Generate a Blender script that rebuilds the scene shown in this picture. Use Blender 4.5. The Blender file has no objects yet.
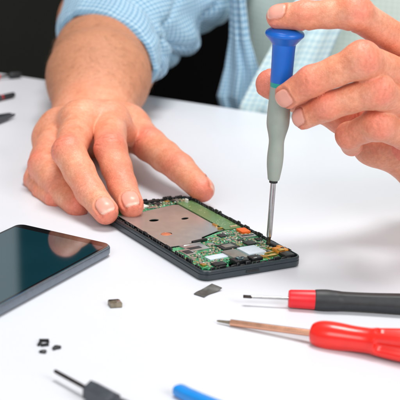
import bpy, bmesh, math, random
import numpy as np
from mathutils import Vector, Matrix
random.seed(7); rng = np.random.default_rng(7)
S = 0.001                                   # everything is measured in millimetres
sc = bpy.context.scene
col = sc.collection

# ------------------------------------------------------------------ camera
FPX, PITCH, ROLL, DIST = 1489.93, math.radians(17.3026), math.radians(3.57331), 876.573
fw = np.array([0, math.cos(PITCH), -math.sin(PITCH)])
rt0 = np.array([1.0, 0, 0]); up0 = np.cross(rt0, fw)
RT = math.cos(ROLL)*rt0 + math.sin(ROLL)*up0
UP = -math.sin(ROLL)*rt0 + math.cos(ROLL)*up0
CAM = -fw*DIST
def _ray(x, y): return fw + RT*(x-200)/FPX - UP*(y-200)/FPX
def at(x, y, Y):                            # survey point: photograph position + distance along the table -> mm
    d = _ray(x, y); return CAM + d*(Y-CAM[1])/d[1]
def flat(x, y, z=0.0):                      # survey point at a height above the table
    d = _ray(x, y); return CAM + d*(z-CAM[2])/d[2]
def chain(pts, Y0, Ls):                     # joints of a finger from the tip inwards, with bone lengths
    P = [at(*pts[0], Y0)]
    for (x, y), L in zip(pts[1:], Ls):
        d = _ray(x, y); d = d/np.linalg.norm(d); q = P[-1]-CAM
        t = q@d; h2 = max(q@q-t*t, 0); s = math.sqrt(max(L*L-h2, 0))
        P.append(CAM + d*(t + (s if L > 0 else -s)))
    return P

cd = bpy.data.cameras.new('camera'); cam = bpy.data.objects.new('camera', cd); col.objects.link(cam)
M = Matrix(((RT[0], UP[0], -fw[0], CAM[0]*S), (RT[1], UP[1], -fw[1], CAM[1]*S), (RT[2], UP[2], -fw[2], CAM[2]*S), (0, 0, 0, 1)))
cam.matrix_world = M
cd.sensor_width = 36; cd.lens = FPX/400*36; cd.clip_start = 0.02; cd.clip_end = 50
cd.dof.use_dof = True; cd.dof.focus_distance = 0.785; cd.dof.aperture_fstop = 19.0
sc.camera = cam

# ------------------------------------------------------------------ materials
def nt(name):
    m = bpy.data.materials.new(name); m.use_nodes = True
    return m, m.node_tree.nodes, m.node_tree.links, m.node_tree.nodes['Principled BSDF']
def noise(n, l, scale, detail=3, rough=.55, coord=None, dim='Object'):
    t = n.new('ShaderNodeTexNoise'); t.inputs['Scale'].default_value = scale
    t.inputs['Detail'].default_value = detail; t.inputs['Roughness'].default_value = rough
    c = n.new('ShaderNodeTexCoord'); l.new(c.outputs[dim], t.inputs['Vector'])
    return t
def ramp(n, l, src, stops):
    r = n.new('ShaderNodeValToRGB'); e = r.color_ramp.elements
    while len(e) < len(stops): e.new(.5)
    for k, (p, c) in enumerate(stops):
        e[k].position = p; e[k].color = (*c, 1) if len(c) == 3 else c
    l.new(src, r.inputs['Fac']); return r
def mixc(n, l, fac, a, b, mode='MIX'):
    m = n.new('ShaderNodeMix'); m.data_type = 'RGBA'; m.blend_type = mode
    for sock, v in ((m.inputs['Factor'], fac), (m.inputs['A'], a), (m.inputs['B'], b)) if False else ((m.inputs[0], fac), (m.inputs[6], a), (m.inputs[7], b)):
        if hasattr(v, 'is_output'): l.new(v, sock)
        elif isinstance(v, (int, float)): sock.default_value = v
        else: sock.default_value = (*v, 1)
    return m.outputs[2]
def bump(n, l, b, src, strength, dist=.0005):
    bp = n.new('ShaderNodeBump'); bp.inputs['Strength'].default_value = strength; bp.inputs['Distance'].default_value = dist
    l.new(src, bp.inputs['Height']); l.new(bp.outputs[0], b.inputs['Normal']); return bp
def plain(name, c, rough=.5, metal=0, var=.15, scale=250, bmp=.08, coat=0, spec=.5, trans=0):
    m, n, l, b = nt(name)
    t = noise(n, l, scale, 4)
    lo = [max(0, x*(1-var)) for x in c]; hi = [min(1, x*(1+var)) for x in c]
    r = ramp(n, l, t.outputs['Fac'], [(.3, lo), (.7, hi)])
    l.new(r.outputs[0], b.inputs['Base Color'])
    rr = n.new('ShaderNodeMapRange'); rr.inputs[3].default_value = max(.02, rough*.8); rr.inputs[4].default_value = min(1, rough*1.2)
    l.new(t.outputs['Fac'], rr.inputs[0]); l.new(rr.outputs[0], b.inputs['Roughness'])
    b.inputs['Metallic'].default_value = metal; b.inputs['Coat Weight'].default_value = coat
    b.inputs['Specular IOR Level'].default_value = spec
    b.inputs['Transmission Weight'].default_value = trans
    if bmp: bump(n, l, b, t.outputs['Fac'], bmp, .0003)
    return m

MT = {}
MT['table'] = plain('white_laminate', (.675, .70, .75), .42, 0, .012, 9, 0, spec=.35)
MT['wall'] = plain('black_wall', (.004, .0035, .0035), .9, 0, .3, 3, 0, spec=.1)
MT['panel'] = plain('dark_panel', (.019, .020, .016), .7, 0, .15, 6, 0, spec=.2)
MT['floor'] = plain('dark_floor', (.03, .02, .018), .7, 0, .3, 4, 0, spec=.2)
MT['blue'] = plain('blue_plastic', (.003, .135, .60), .33, 0, .06, 120, .03)
MT['teal'] = plain('teal_plastic', (.01, .36, .30), .4, 0, .06, 120, .03)
MT['greygrip'] = plain('grey_green_plastic', (.33, .38, .33), .42, 0, .05, 200, .05)
MT['steel'] = plain('polished_steel', (.50, .50, .50), .26, 1, .12, 300, .03)
MT['darksteel'] = plain('dark_steel', (.10, .09, .085), .35, 1, .25, 300, .05)
MT['copper'] = plain('copper_shaft', (.72, .38, .25), .24, 1, .05, 260, 0)
MT['orangelit'] = plain('orange_lit_hole', (.85, .30, .16), .35, .6, .2, 300, .05)  # orange of the light in the plate hole, put into the colour
MT['red'] = plain('red_plastic', (.86, .018, .010), .24, 0, .05, 160, .03, coat=.25)
MT['redcollar'] = plain('red_collar', (.78, .012, .022), .4, 0, .05, 160, .03)
MT['blackgrip'] = plain('black_rubber', (.020, .024, .026), .5, 0, .2, 240, .08)
MT['hexgrip'] = plain('dark_grey_plastic', (.050, .058, .070), .42, 0, .15, 220, .08)
MT['bluetool'] = plain('bright_blue_plastic', (.004, .25, .72), .3, 0, .06, 120, .02, coat=.3)
MT['shell'] = plain('blue_grey_shell', (.022, .034, .041), .28, 0, .12, 220, .04)
MT['blackplastic'] = plain('black_plastic', (.010, .011, .013), .4, 0, .3, 300, .1)
MT['gold'] = plain('gold_contact', (.85, .52, .14), .3, 1, .2, 500, .1)
MT['amber'] = plain('amber_flex', (.72, .27, .03), .38, 0, .25, 350, .1)
MT['redflex'] = plain('red_orange_flex', (.80, .13, .015), .4, 0, .15, 350, .05)
MT['silver'] = plain('silver_can', (.66, .66, .67), .34, 1, .08, 300, .06)
MT['paleshield'] = plain('pale_label', (.60, .68, .76), .35, 0, .06, 300, .03)
MT['taupe'] = plain('taupe_shield', (.30, .28, .25), .4, .6, .1, 300, .05)
MT['chip'] = plain('chip_black', (.018, .018, .020), .45, 0, .3, 400, .08)
MT['ceramic'] = plain('tan_ceramic', (.48, .36, .22), .5, 0, .2, 500, .05)
MT['tin'] = plain('tin_solder', (.72, .74, .72), .3, 1, .15, 500, .08)
MT['whitepart'] = plain('white_part', (.75, .78, .72), .5, 0, .08, 500, .03)
MT['foil'] = plain('grey_foil', (.10, .10, .095), .42, .4, .3, 300, .15)
MT['brownmetal'] = plain('brown_metal', (.27, .23, .17), .4, .7, .35, 400, .15)
MT['lcdedge'] = plain('slate_edge', (.16, .19, .23), .3, .5, .1, 220, .03)

# brushed metal plate
m, n, l, b = nt('brushed_plate'); MT['plate'] = m
t = noise(n, l, 180, 4); r = ramp(n, l, t.outputs['Fac'], [(.3, (.50, .54, .53)), (.7, (.58, .62, .61))])
l.new(r.outputs[0], b.inputs['Base Color']); b.inputs['Metallic'].default_value = .78; b.inputs['Roughness'].default_value = .27
bump(n, l, b, t.outputs['Fac'], .05, .0002)

# circuit board: green lacquer with traces, vias and pads
def pcb(name, base, light, tr=1.9):
    m, n, l, b = nt(name)
    tc = n.new('ShaderNodeTexCoord')
    br = n.new('ShaderNodeTexBrick'); br.inputs['Scale'].default_value = 260; br.inputs['Mortar Size'].default_value = .045
    br.inputs['Color1'].default_value = (0, 0, 0, 1); br.inputs['Color2'].default_value = (0, 0, 0, 1); br.inputs['Mortar'].default_value = (1, 1, 1, 1)
    br.inputs['Row Height'].default_value = .5; br.inputs['Brick Width'].default_value = 1.6; br.offset = .37
    nz = noise(n, l, 90, 2)
    dv = n.new('ShaderNodeMixRGB'); dv.blend_type = 'ADD'; dv.inputs[0].default_value = .006
    l.new(tc.outputs['Object'], dv.inputs[1]); l.new(nz.outputs['Color'], dv.inputs[2])
    l.new(dv.outputs[0], br.inputs['Vector'])
    vo = n.new('ShaderNodeTexVoronoi'); vo.inputs['Scale'].default_value = 700
    l.new(tc.outputs['Object'], vo.inputs['Vector'])
    vr = ramp(n, l, vo.outputs['Distance'], [(.0, (1, 1, 1)), (.16, (1, 1, 1)), (.2, (0, 0, 0))])
    n2 = noise(n, l, 130, 3); g = ramp(n, l, n2.outputs['Fac'], [(.46, (0, 0, 0)), (.54, (1, 1, 1))])
    c1 = mixc(n, l, g.outputs[0], base, light)
    c2 = mixc(n, l, br.outputs['Fac'], c1, [min(1, x*tr+.02*(tr>1.2)) for x in light])
    mu = n.new('ShaderNodeMath'); mu.operation = 'MULTIPLY'; l.new(vr.outputs[0], mu.inputs[0]); l.new(g.outputs[0], mu.inputs[1])
    c3 = mixc(n, l, mu.outputs[0], c2, (.70, .62, .40))
    l.new(c3, b.inputs['Base Color']); b.inputs['Roughness'].default_value = .32
    bump(n, l, b, br.outputs['Fac'], .3, .0001)
    return m
MT['pcb'] = pcb('green_board', (.013, .135, .055), (.04, .28, .125))
MT['pcbpale'] = pcb('pale_green_board', (.11, .20, .080), (.12, .22, .09), 1.12)

# glass of the display
m, n, l, b = nt('dark_display_glass'); MT['glass'] = m
t = noise(n, l, 14, 2); r = ramp(n, l, t.outputs['Fac'], [(.35, (.004, .032, .044)), (.65, (.006, .040, .055))])
l.new(r.outputs[0], b.inputs['Base Color']); b.inputs['Roughness'].default_value = .055; b.inputs['IOR'].default_value = 3.4
b.inputs['Specular Tint'].default_value = (.85, .97, 1, 1)
m, n, l, b = nt('display_bezel'); MT['bezel'] = m
t = noise(n, l, 14, 2); r = ramp(n, l, t.outputs['Fac'], [(.35, (.006, .006, .007)), (.65, (.010, .010, .011))])
l.new(r.outputs[0], b.inputs['Base Color']); b.inputs['Roughness'].default_value = .06; b.inputs['IOR'].default_value = 1.8

# skin: colour regions come from the body itself (knuckles, fingertips, nails)
def attr(n, name):
    a = n.new('ShaderNodeAttribute'); a.attribute_name = name; return a.outputs['Fac']
m, n, l, b = nt('skin'); MT['skin'] = m
t1 = noise(n, l, 75, 5, .65); t2 = noise(n, l, 520, 5, .65)
base = ramp(n, l, t1.outputs['Fac'], [(.3, (.75, .25, .135)), (.5, (.81, .345, .205)), (.72, (.86, .46, .31))])
t3 = noise(n, l, 38, 4, .6); bl = ramp(n, l, t3.outputs['Fac'], [(.46, (0, 0, 0)), (.66, (.5, .5, .5))])
cb0 = mixc(n, l, bl.outputs[0], base.outputs[0], (.82, .235, .14))
c = mixc(n, l, attr(n, 'tan'), cb0, (.48, .215, .115))
c = mixc(n, l, attr(n, 'red'), c, (.82, .20, .14))
fr = ramp(n, l, t2.outputs['Fac'], [(.33, (.84, .79, .76)), (.67, (1.08, 1.09, 1.10))])
c = mixc(n, l, .8, c, fr.outputs[0], 'MULTIPLY')
cm0 = n.new('ShaderNodeMath'); cm0.operation = 'MULTIPLY'; cm0.inputs[1].default_value = .5; l.new(attr(n, 'crease'), cm0.inputs[0])
c = mixc(n, l, cm0.outputs[0], c, (.46, .15, .08))
c = mixc(n, l, attr(n, 'nail'), c, (.80, .37, .285))
c = mixc(n, l, attr(n, 'nailtip'), c, (.88, .58, .46))
l.new(c, b.inputs['Base Color'])
mr = n.new('ShaderNodeMapRange'); mr.inputs[3].default_value = .45; mr.inputs[4].default_value = .34
l.new(attr(n, 'nail'), mr.inputs[0])
ra = n.new('ShaderNodeMath'); ra.operation = 'MULTIPLY_ADD'; ra.inputs[1].default_value = .2; l.new(attr(n, 'tan'), ra.inputs[0]); l.new(mr.outputs[0], ra.inputs[2]); l.new(ra.outputs[0], b.inputs['Roughness'])
b.inputs['Subsurface Weight'].default_value = .13; b.inputs['Subsurface Scale'].default_value = .004
b.inputs['Subsurface Radius'].default_value = (1, .32, .16)
vo = n.new('ShaderNodeTexVoronoi'); vo.inputs['Scale'].default_value = 900; vo.feature = 'DISTANCE_TO_EDGE'
tc = n.new('ShaderNodeTexCoord'); l.new(tc.outputs['Object'], vo.inputs['Vector'])
vr = ramp(n, l, vo.outputs['Distance'], [(0, (0, 0, 0)), (.25, (1, 1, 1))])
ad = n.new('ShaderNodeMath'); ad.operation = 'ADD'; l.new(vr.outputs[0], ad.inputs[0])
mm = n.new('ShaderNodeMath'); mm.operation = 'MULTIPLY'; mm.inputs[1].default_value = 1.4; l.new(t2.outputs['Fac'], mm.inputs[0]); l.new(mm.outputs[0], ad.inputs[1])
inv = n.new('ShaderNodeMath'); inv.operation = 'MULTIPLY_ADD'; inv.inputs[1].default_value = -.9; inv.inputs[2].default_value = 1; l.new(attr(n, 'nail'), inv.inputs[0])
fm = n.new('ShaderNodeMath'); fm.operation = 'MULTIPLY'; l.new(ad.outputs[0], fm.inputs[0]); l.new(inv.outputs[0], fm.inputs[1])
bump(n, l, b, fm.outputs[0], .26, .00024)

# woven checked cloth, on the cloth's own UV in metres
def cloth(name, ground, dark, line, pitch, amount=1.0):
    m, n, l, b = nt(name)
    uv = n.new('ShaderNodeUVMap'); sp = n.new('ShaderNodeSeparateXYZ'); l.new(uv.outputs[0], sp.inputs[0])
    outs = []
    for ax in (0, 1):
        mu = n.new('ShaderNodeMath'); mu.operation = 'MULTIPLY'; mu.inputs[1].default_value = 1/pitch; l.new(sp.outputs[ax], mu.inputs[0])
        f = n.new('ShaderNodeMath'); f.operation = 'FRACT'; l.new(mu.outputs[0], f.inputs[0])
        g = n.new('ShaderNodeMath'); g.operation = 'GREATER_THAN'; g.inputs[1].default_value = .62; l.new(f.outputs[0], g.inputs[0])
        outs.append(g.outputs[0])
    s = n.new('ShaderNodeMath'); s.operation = 'ADD'; l.new(outs[0], s.inputs[0]); l.new(outs[1], s.inputs[1])
    h = n.new('ShaderNodeMath'); h.operation = 'MULTIPLY'; h.inputs[1].default_value = .5*amount; l.new(s.outputs[0], h.inputs[0])
    t = noise(n, l, 40, 3)
    g0 = ramp(n, l, t.outputs['Fac'], [(.3, ground), (.7, dark)])
    c = mixc(n, l, h.outputs[0], g0.outputs[0], line)
    l.new(c, b.inputs['Base Color']); b.inputs['Roughness'].default_value = .85; b.inputs['Specular IOR Level'].default_value = .2
    b.inputs['Sheen Weight'].default_value = .15
    w = noise(n, l, 900, 2); bump(n, l, b, w.outputs['Fac'], .3, .0004)
    return m
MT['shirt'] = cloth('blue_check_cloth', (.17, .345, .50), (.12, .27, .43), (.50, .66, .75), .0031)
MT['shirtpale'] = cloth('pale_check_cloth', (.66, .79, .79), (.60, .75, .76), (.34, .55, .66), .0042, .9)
MT['tee'] = cloth('mint_check_cloth', (.66, .78, .71), (.61, .74, .67), (.74, .84, .79), .0040, .8)

# ------------------------------------------------------------------ mesh helpers
def obj(name, bm, mat, parent=None, smooth=True, matrix=None):
    me = bpy.data.meshes.new(name)
    if not isinstance(bm, bpy.types.Mesh):
        bm.normal_update(); bm.to_mesh(me); bm.free()
    else: me = bm
    if mat: me.materials.append(MT[mat] if isinstance(mat, str) else mat)
    if smooth:
        for p in me.polygons: p.use_smooth = True
    o = bpy.data.objects.new(name, me); col.objects.link(o)
    if smooth == 'auto' or smooth is True:
        try: me.set_sharp_from_angle(angle=math.radians(38))
        except Exception: pass
    if parent is not None: o.parent = parent
    return o
def tag(o, label, cat, group=None, kind=None):
    if label: o['label'] = label
    if cat: o['category'] = cat
    if group: o['group'] = group
    if kind: o['kind'] = kind
    return o
def empty(name, loc=(0, 0, 0), rz=0):
    o = bpy.data.objects.new(name, None); col.objects.link(o); o.empty_display_size = .01
    o.location = Vector(loc)*S; o.rotation_euler.z = rz; return o
def frame(A, B, upv=(0, 0, 1)):
    z = Vector(B)-Vector(A); z.normalize(); u = Vector(upv)
    if abs(z.dot(u)) > .98: u = Vector((1, 0, 0))
    x = u.cross(z).normalized(); y = z.cross(x)
    return Matrix((x, y, z)).transposed(), Vector(A)
def lathe(prof, A=(0, 0, 0), B=(0, 0, 1), seg=40, fn=None, bm=None, upv=(0, 0, 1)):
    """profile [(distance along A->B in mm, radius mm)] turned round the axis; fn(s, angle) scales the radius"""
    bm = bm or bmesh.new(); R, O = frame(A, B, upv); rings = []
    for s, r in prof:
        ring = []
        for k in range(seg):
            a = 2*math.pi*k/seg; rr = r*(fn(s, a) if fn else 1)
            ring.append(bm.verts.new((O + R @ Vector((rr*math.cos(a), rr*math.sin(a), s)))*S))
        rings.append(ring)
    for a, b2 in zip(rings, rings[1:]):
        for k in range(seg): bm.faces.new((a[k], a[(k+1) % seg], b2[(k+1) % seg], b2[k]))
    bm.faces.new(list(reversed(rings[0]))); bm.faces.new(rings[-1])
    return bm
def smoothprof(pts, nsub=6):
    out = []
    P = [pts[0]]+list(pts)+[pts[-1]]
    for i in range(1, len(P)-2):
        for k in range(nsub):
            t = k/nsub
            def cr(j): 
                a, b_, c_, d_ = P[i-1][j], P[i][j], P[i+1][j], P[i+2][j]
                return .5*(2*b_+(c_-a)*t+(2*a-5*b_+4*c_-d_)*t*t+(3*b_-a-3*c_+d_)*t**3)
            out.append((cr(0), max(.02, cr(1))))
    out.append(pts[-1]); return out
def box(bm, c, d, rz=0, bev=0, seg=2, tilt=None):
    """box centred at c with sizes d (mm)"""
    r = bmesh.ops.create_cube(bm, size=1)
    vs = r['verts']
    bmesh.ops.scale(bm, vec=Vector(d)*S, verts=vs)
    if bev:
        es = list({e for v in vs for e in v.link_edges})
        rb = bmesh.ops.bevel(bm, geom=es, offset=bev*S, segments=seg, profile=.6, affect='EDGES', clamp_overlap=True)
        vs = list({v for f in rb['faces'] for v in f.verts} | {v for v in vs if v.is_valid})
    mt = Matrix.Rotation(rz, 4, 'Z')
    if tilt: mt = mt @ Matrix.Rotation(tilt[0], 4, 'X') @ Matrix.Rotation(tilt[1], 4, 'Y')
    bmesh.ops.transform(bm, matrix=Matrix.Translation(Vector(c)*S) @ mt, verts=vs)
    return bm
def rrect(w, h, r, seg=7, cx=0, cy=0):
    pts = []
    for (sx, sy, a0) in ((1, 1, 0), (-1, 1, 90), (-1, -1, 180), (1, -1, 270)):
        for k in range(seg+1):
            a = math.radians(a0+90*k/seg)
            pts.append((cx+sx*(w/2-r)+r*math.cos(a), cy+sy*(h/2-r)+r*math.sin(a)))
    return pts
def loft(loops, bm=None, cap0=True, cap1=True):
    bm = bm or bmesh.new(); rs = [[bm.verts.new(Vector(p)*S) for p in L] for L in loops]; n_ = len(rs[0])
    for a, b2 in zip(rs, rs[1:]):
        for k in range(n_): bm.faces.new((a[k], a[(k+1) % n_], b2[(k+1) % n_], b2[k]))
    if cap0: bm.faces.new(list(reversed(rs[0])))
    if cap1: bm.faces.new(rs[-1])
    return bm
def prism(poly, z0, z1, bev=0, bm=None):
    """extruded outline (counter-clockwise, mm) with a small bevel on top"""
    L = [[(x, y, z0) for x, y in poly]]
    if bev:
        cx = sum(p[0] for p in poly)/len(poly); cy = sum(p[1] for p in poly)/len(poly)
        L.append([(x, y, z1-bev) for x, y in poly])
        def ins(p):
            d = math.hypot(p[0]-cx, p[1]-cy) or 1; return (p[0]-(p[0]-cx)/d*bev, p[1]-(p[1]-cy)/d*bev, z1)
        L.append([ins(p) for p in poly])
    else: L.append([(x, y, z1) for x, y in poly])
    return loft(L, bm)

# ------------------------------------------------------------------ setting
edge_a = math.radians(-20.74)
ex = Vector((math.cos(edge_a), math.sin(edge_a), 0)); ey = Vector((-math.sin(edge_a), math.cos(edge_a), 0))
E0 = Vector((-52, 258.5, 0))               # a point on the far edge of the table
tb = bmesh.new(); box(tb, (0, 0, -12.5), (1700, 1000, 25), 0, 1.5, 3)
table = empty('table', E0 - ey*500 + ex*120, edge_a)
tag(table, 'plain white table with a smooth top under all the phone parts and tools', 'table')
obj('tabletop', tb, 'table', table)
for sx in (-780, 780):
    for sy in (-440, 440):
        lb = bmesh.new(); box(lb, (sx, sy, -372), (45, 45, 694), 0, 2); obj('leg', lb, 'table', table)
fb = bmesh.new(); box(fb, (0, 300, -730), (5000, 5200, 20)); o = obj('floor', fb, 'floor', smooth=False); tag(o, 'dark floor below the table', None, kind='structure')
wb = bmesh.new(); box(wb, (0, 1900, 600), (5000, 60, 2700)); o = obj('backdrop', wb, 'wall', smooth=False); tag(o, 'black background behind the person', None, kind='structure')
pb = bmesh.new(); box(pb, (0, 0, 0), (520, 40, 740), 0, 18, 5)
o = obj('panel', pb, 'panel'); o.location = Vector((-425, 900, -240))*S; o.rotation_euler.z = .15
tag(o, 'blurred dark grey-green panel standing behind the table at upper left', 'panel')

# ------------------------------------------------------------------ opened phone
PW, PL, PH = 61.5, 114.0, 6.2
phone = empty('opened_phone', (-58.2, -42.9, 0), .574869)
tag(phone, 'opened smartphone without its screen, green circuit board and metal plate bared in a dark shell', 'phone')
# local: x = across (left->right edge), y = -(distance from the top edge)
def pl(u, v): return (u, -v)
cx, cy = PW/2, -PL/2
def L(w, h, r, z): return [(x, y, z) for x, y in rrect(w, h, r, 8, cx, cy)]
sh = loft([L(PW-2, PL-2, 4.2, 0), L(PW-.6, PL-.6, 4.8, .4), L(PW, PL, 5, 1.2), L(PW, PL, 5, 3.35), L(PW-.7, PL-.7, 4.7, 3.5), L(PW-.7, PL-.7, 4.7, 3.75), L(PW-.1, PL-.1, 5, 3.9), L(PW-.1, PL-.1, 5, 4.7), L(PW-.5, PL-.5, 4.9, 5.4),
           L(PW-1.0, PL-1.0, 4.7, PH-.6), L(PW-1.9, PL-1.9, 4.3, PH-.6), L(PW-2.3, PL-2.3, 4.1, PH-1), L(PW-2.5, PL-2.5, 4, 2.2)])
obj('shell', sh, 'shell', phone)
pt = bmesh.new(); box(pt, (30, -PL-.02, 2.2), (8, .5, 1.5), 0, .2); obj('port_opening', pt, 'blackplastic', phone)
# ragged black inner frame with clips
fr = bmesh.new()
def rim_run(p0, p1, inward, hs_, dmax):
    p0 = Vector(p0); p1 = Vector(p1); d = (p1-p0); ln = d.length; d.normalize(); q = Vector(inward)
    s = 0
    while s < ln-2:
        w = random.uniform(1.6, 4.6); w = min(w, ln-s)
        h = random.choice(hs_); dp = random.uniform(.8, dmax)
        c = p0 + d*(s+w/2) + q*(dp/2+random.uniform(.1, .5))
        rz = math.atan2(d.y, d.x)
        box(fr, (c.x, c.y, 1.4+h/2-.0), (w-random.uniform(.1, .8), dp, h-2.6+2.4), rz, .25, 1)
        s += w
rim_run((1.6, -6, 0), (1.6, -108, 0), (1, 0, 0), (4.0, 4.6, 5.0, 5.3, 5.5), 1.1)
rim_run((PW-1.6, -6, 0), (PW-1.6, -108, 0), (-1, 0, 0), (4.6, 5.2, 5.5, 5.7, 6.0), 1.0)
rim_run((6, -1.6, 0), (PW-6, -1.6, 0), (0, -1, 0), (4.6, 5.2, 5.6, 6.0), 1.3)
rim_run((6, -PL+1.7, 0), (PW-6, -PL+1.7, 0), (0, 1, 0), (4.2, 4.7, 5.1, 5.4), 1.2)
obj('inner_frame', fr, 'blackplastic', phone)
# metal plate with real holes
def plate_mesh(poly, z0, z1, holes):
    bm = bmesh.new()
    vs = [bm.verts.new((x*S, y*S, z1*S)) for x, y in poly]; es = [bm.edges.new((vs[i], vs[(i+1) % len(vs)])) for i in range(len(vs))]
    for hx, hy, ra, rb_, rot in holes:
        hv = []
        for k in range(20):
            a = 2*math.pi*k/20; x = ra*math.cos(a); y = rb_*math.sin(a)
            hv.append(bm.verts.new(((hx+x*math.cos(rot)-y*math.sin(rot))*S, (hy+x*math.sin(rot)+y*math.cos(rot))*S, z1*S)))
        es += [bm.edges.new((hv[i], hv[(i+1) % 20])) for i in range(20)]
    bmesh.ops.triangle_fill(bm, use_beauty=True, edges=es)
    for f in bm.faces:
        f.normal_update()
        if f.normal.z < 0: f.normal_flip()
    r = bmesh.ops.extrude_face_region(bm, geom=bm.faces[:])
    nv = [e for e in r['geom'] if isinstance(e, bmesh.types.BMVert)]
    bmesh.ops.translate(bm, vec=(0, 0, (z0-z1)*S), verts=nv)
    bmesh.ops.recalc_face_normals(bm, faces=bm.faces[:])
    return bm
pp = [pl(5, 73), pl(13, 73.2), pl(27, 70.5), pl(29, 66), pl(42, 60.5), pl(46.8, 60), pl(46.8, 12.5), pl(44, 11.2), pl(22, 16), pl(5, 17.5)]
plt = plate_mesh(pp, 4.65, 5.0, [(*pl(19.6, 31.6), 3.0, 2.0, .1), (*pl(37.4, 35.2), 2.6, 1.5, .3), (*pl(14.2, 54.2), 3.4, 2.6, .2)])
plate = obj('shield_plate', plt, 'plate', phone, smooth=False)
bk = bmesh.new(); box(bk, (*pl(26, 42), 3.0), (40, 62, 1.2), 0, .3); obj('inner_tray', bk, 'blackplastic', phone)
cb = bmesh.new(); lathe([(0, 2.9), (1.25, 2.9), (1.35, 2.7)], (*pl(14.2, 54.2), 3.55), (*pl(14.2, 54.2), 5), 20, bm=cb); obj('orange_lit_disc', cb, 'orangelit', phone)  # added disc, coloured like the orange light inside the plate hole
# boards
main_poly = [pl(2.6, 75), pl(13, 74.2), pl(28, 71.5), pl(30, 67), pl(43, 61.6), pl(48, 61), pl(59, 61), pl(59.2, 84), pl(56.5, 86.5), pl(59, 89), pl(58.8, 103), pl(52, 103.6), pl(51.5, 108), pl(34, 109.5), pl(33, 104), pl(20, 104), pl(19, 108.5), pl(6.5, 109.5), pl(3.2, 106)]
board = obj('circuit_board', prism(main_poly, 3.6, 4.9, .15), 'pcb', phone)
strip = obj('side_board', prism([pl(48, 9), pl(58.6, 8), pl(58.8, 60), pl(48, 60)], 3.8, 5.1, .15), 'pcbpale', phone)
topb = obj('top_board', prism([pl(5, 2.5), pl(57, 2.5), pl(57, 7.6), pl(47.2, 8.4), pl(44, 10.2), pl(22, 15), pl(5, 16.5)], 3.6, 4.8, .15), 'pcb', phone)
def part(name, mat, parent, c, d, rz=0, bev=.2, sm=True):
    bm = bmesh.new(); box(bm, c, d, rz, bev); return obj(name, bm, mat, parent, sm)
Z = 4.9
def bar(name, mat, u, v, du, dv, h, rz=0, parent=board, z=Z, bev=.18):
    return part(name, mat, parent, (u, -v, z+h/2-.05), (du, dv, h), rz, bev)
# big readable components
fl = bar('flex_connector', 'redflex', 55.0, 67.2, 5.4, 6.6, 1.4, -.05, z=5.0)
cn = bar('connector', 'silver', 52.5, 75.2, 9.5, 3.4, 1.1, -.05)
part('contact_strip', 'chip', cn, (52.5, -75.2, 6.02), (7.6, 1.3, .2), -.05, .05)
s1 = bar('shield_can', 'paleshield', 40.8, 96.4, 11.2, 11.0, 1.6, .04)
s2 = bar('shield_can', 'taupe', 29.4, 98.5, 8.6, 13.2, 1.5, .04)
lb_ = bar('label_sticker', 'paleshield', 19.6, 96.2, 12.2, 5.4, .7, .08)
ch1 = bar('chip', 'chip', 33.5, 85.0, 10.5, 7.4, .9, .05)
part('chip_lid', 'taupe', ch1, (33.5, -85, 5.83), (6.4, 4.2, .25), .05, .05)
ch2 = bar('chip', 'chip', 47.5, 84.5, 6.0, 5.0, .9, .05)
sim = bar('card_slot', 'silver', 16.2, 79.5, 13, 10.2, .9, .06)
part('slot_opening', 'chip', sim, (15.0, -81.3, 5.72), (8.0, 3.2, .2), .06, .05)
part('slot_rail', 'tin', sim, (17.2, -75.4, 5.8), (11, .7, .45), .06, .05)
sl2 = bar('card_slot', 'tin', 8.4, 85.2, 6.2, 8.0, 1.0, .06)
part('slot_opening', 'chip', sl2, (8.4, -85.6, 5.92), (4.2, 4.6, .2), .06, .05)
bc = bar('board_connector', 'blackplastic', 23.5, 72.6, 10, 1.6, 1.6, .18)
for k in range(8): part('pin', 'gold', bc, (19.6+k*1.1, -73.4+.2*k*0.98, 6.2), (.5, .6, .5), .18, .05)
bar('crystal', 'tin', 26.6, 78.2, 3.4, 2.2, .8, .05); bar('crystal', 'tin', 39.5, 76.0, 3.2, 2.0, .8, .3)
bar('chip', 'chip', 40.5, 68.5, 4.6, 4.4, .8, .05); bar('chip', 'chip', 55.6, 81.3, 3.6, 3.2, .8, .05); bar('chip', 'chip', 45.2, 78.9, 3.4, 2.4, .8, .05)
# camera and speaker blocks at the bottom edge
cm = bar('camera_module', 'blackplastic', 26.5, 106.6, 8.6, 5.6, 2.2, .05, phone, 4.6, .5)
lz = bmesh.new(); lathe([(0, 2.1), (.5, 2.1), (.6, 1.7), (.35, 1.2), (.3, .1)], (26.5, -106.6, 6.7), (26.5, -106.6, 9), 24, bm=lz); obj('lens', lz, 'glass', cm)
bar('speaker_module', 'blackplastic', 14.2, 106.4, 7.6, 4.4, 1.7, .05, phone, 4.4, .5)
sp = bar('bracket', 'blackplastic', 36.2, 106.4, 7.0, 5.2, 2.1, .05, phone, 4.6, .5)
part('bracket_clip', 'tin', sp, (35.0, -108.4, 6.3), (2.2, .7, 1.0), .05, .1)
part('bracket_clip', 'tin', sp, (38.2, -104.6, 6.75), (1.2, 1.2, .4), .05, .1)
bar('antenna_contact', 'gold', 45.6, 105.6, 9.6, 2.6, 1.0, .05, board); bar('antenna_contact', 'gold', 48.4, 101.6, 5.6, 1.6, .9, .05, board)
jk = bar('audio_jack', 'blackplastic', 55.0, 108.2, 6.4, 6.0, 2.4, .05, phone, 4.2, .6)
am = bar('charging_flex', 'amber', 55.6, 101.6, 6.6, 6.2, 2.1, .05, phone, 4.8, .4)
part('charging_port', 'gold', am, (54.2, -104.0, 7.0), (3.6, 2.6, .6), .05, .15); part('flex_tail', 'amber', am, (57.0, -98.6, 6.4), (2.2, 3.0, 1.2), .05, .2)
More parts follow.
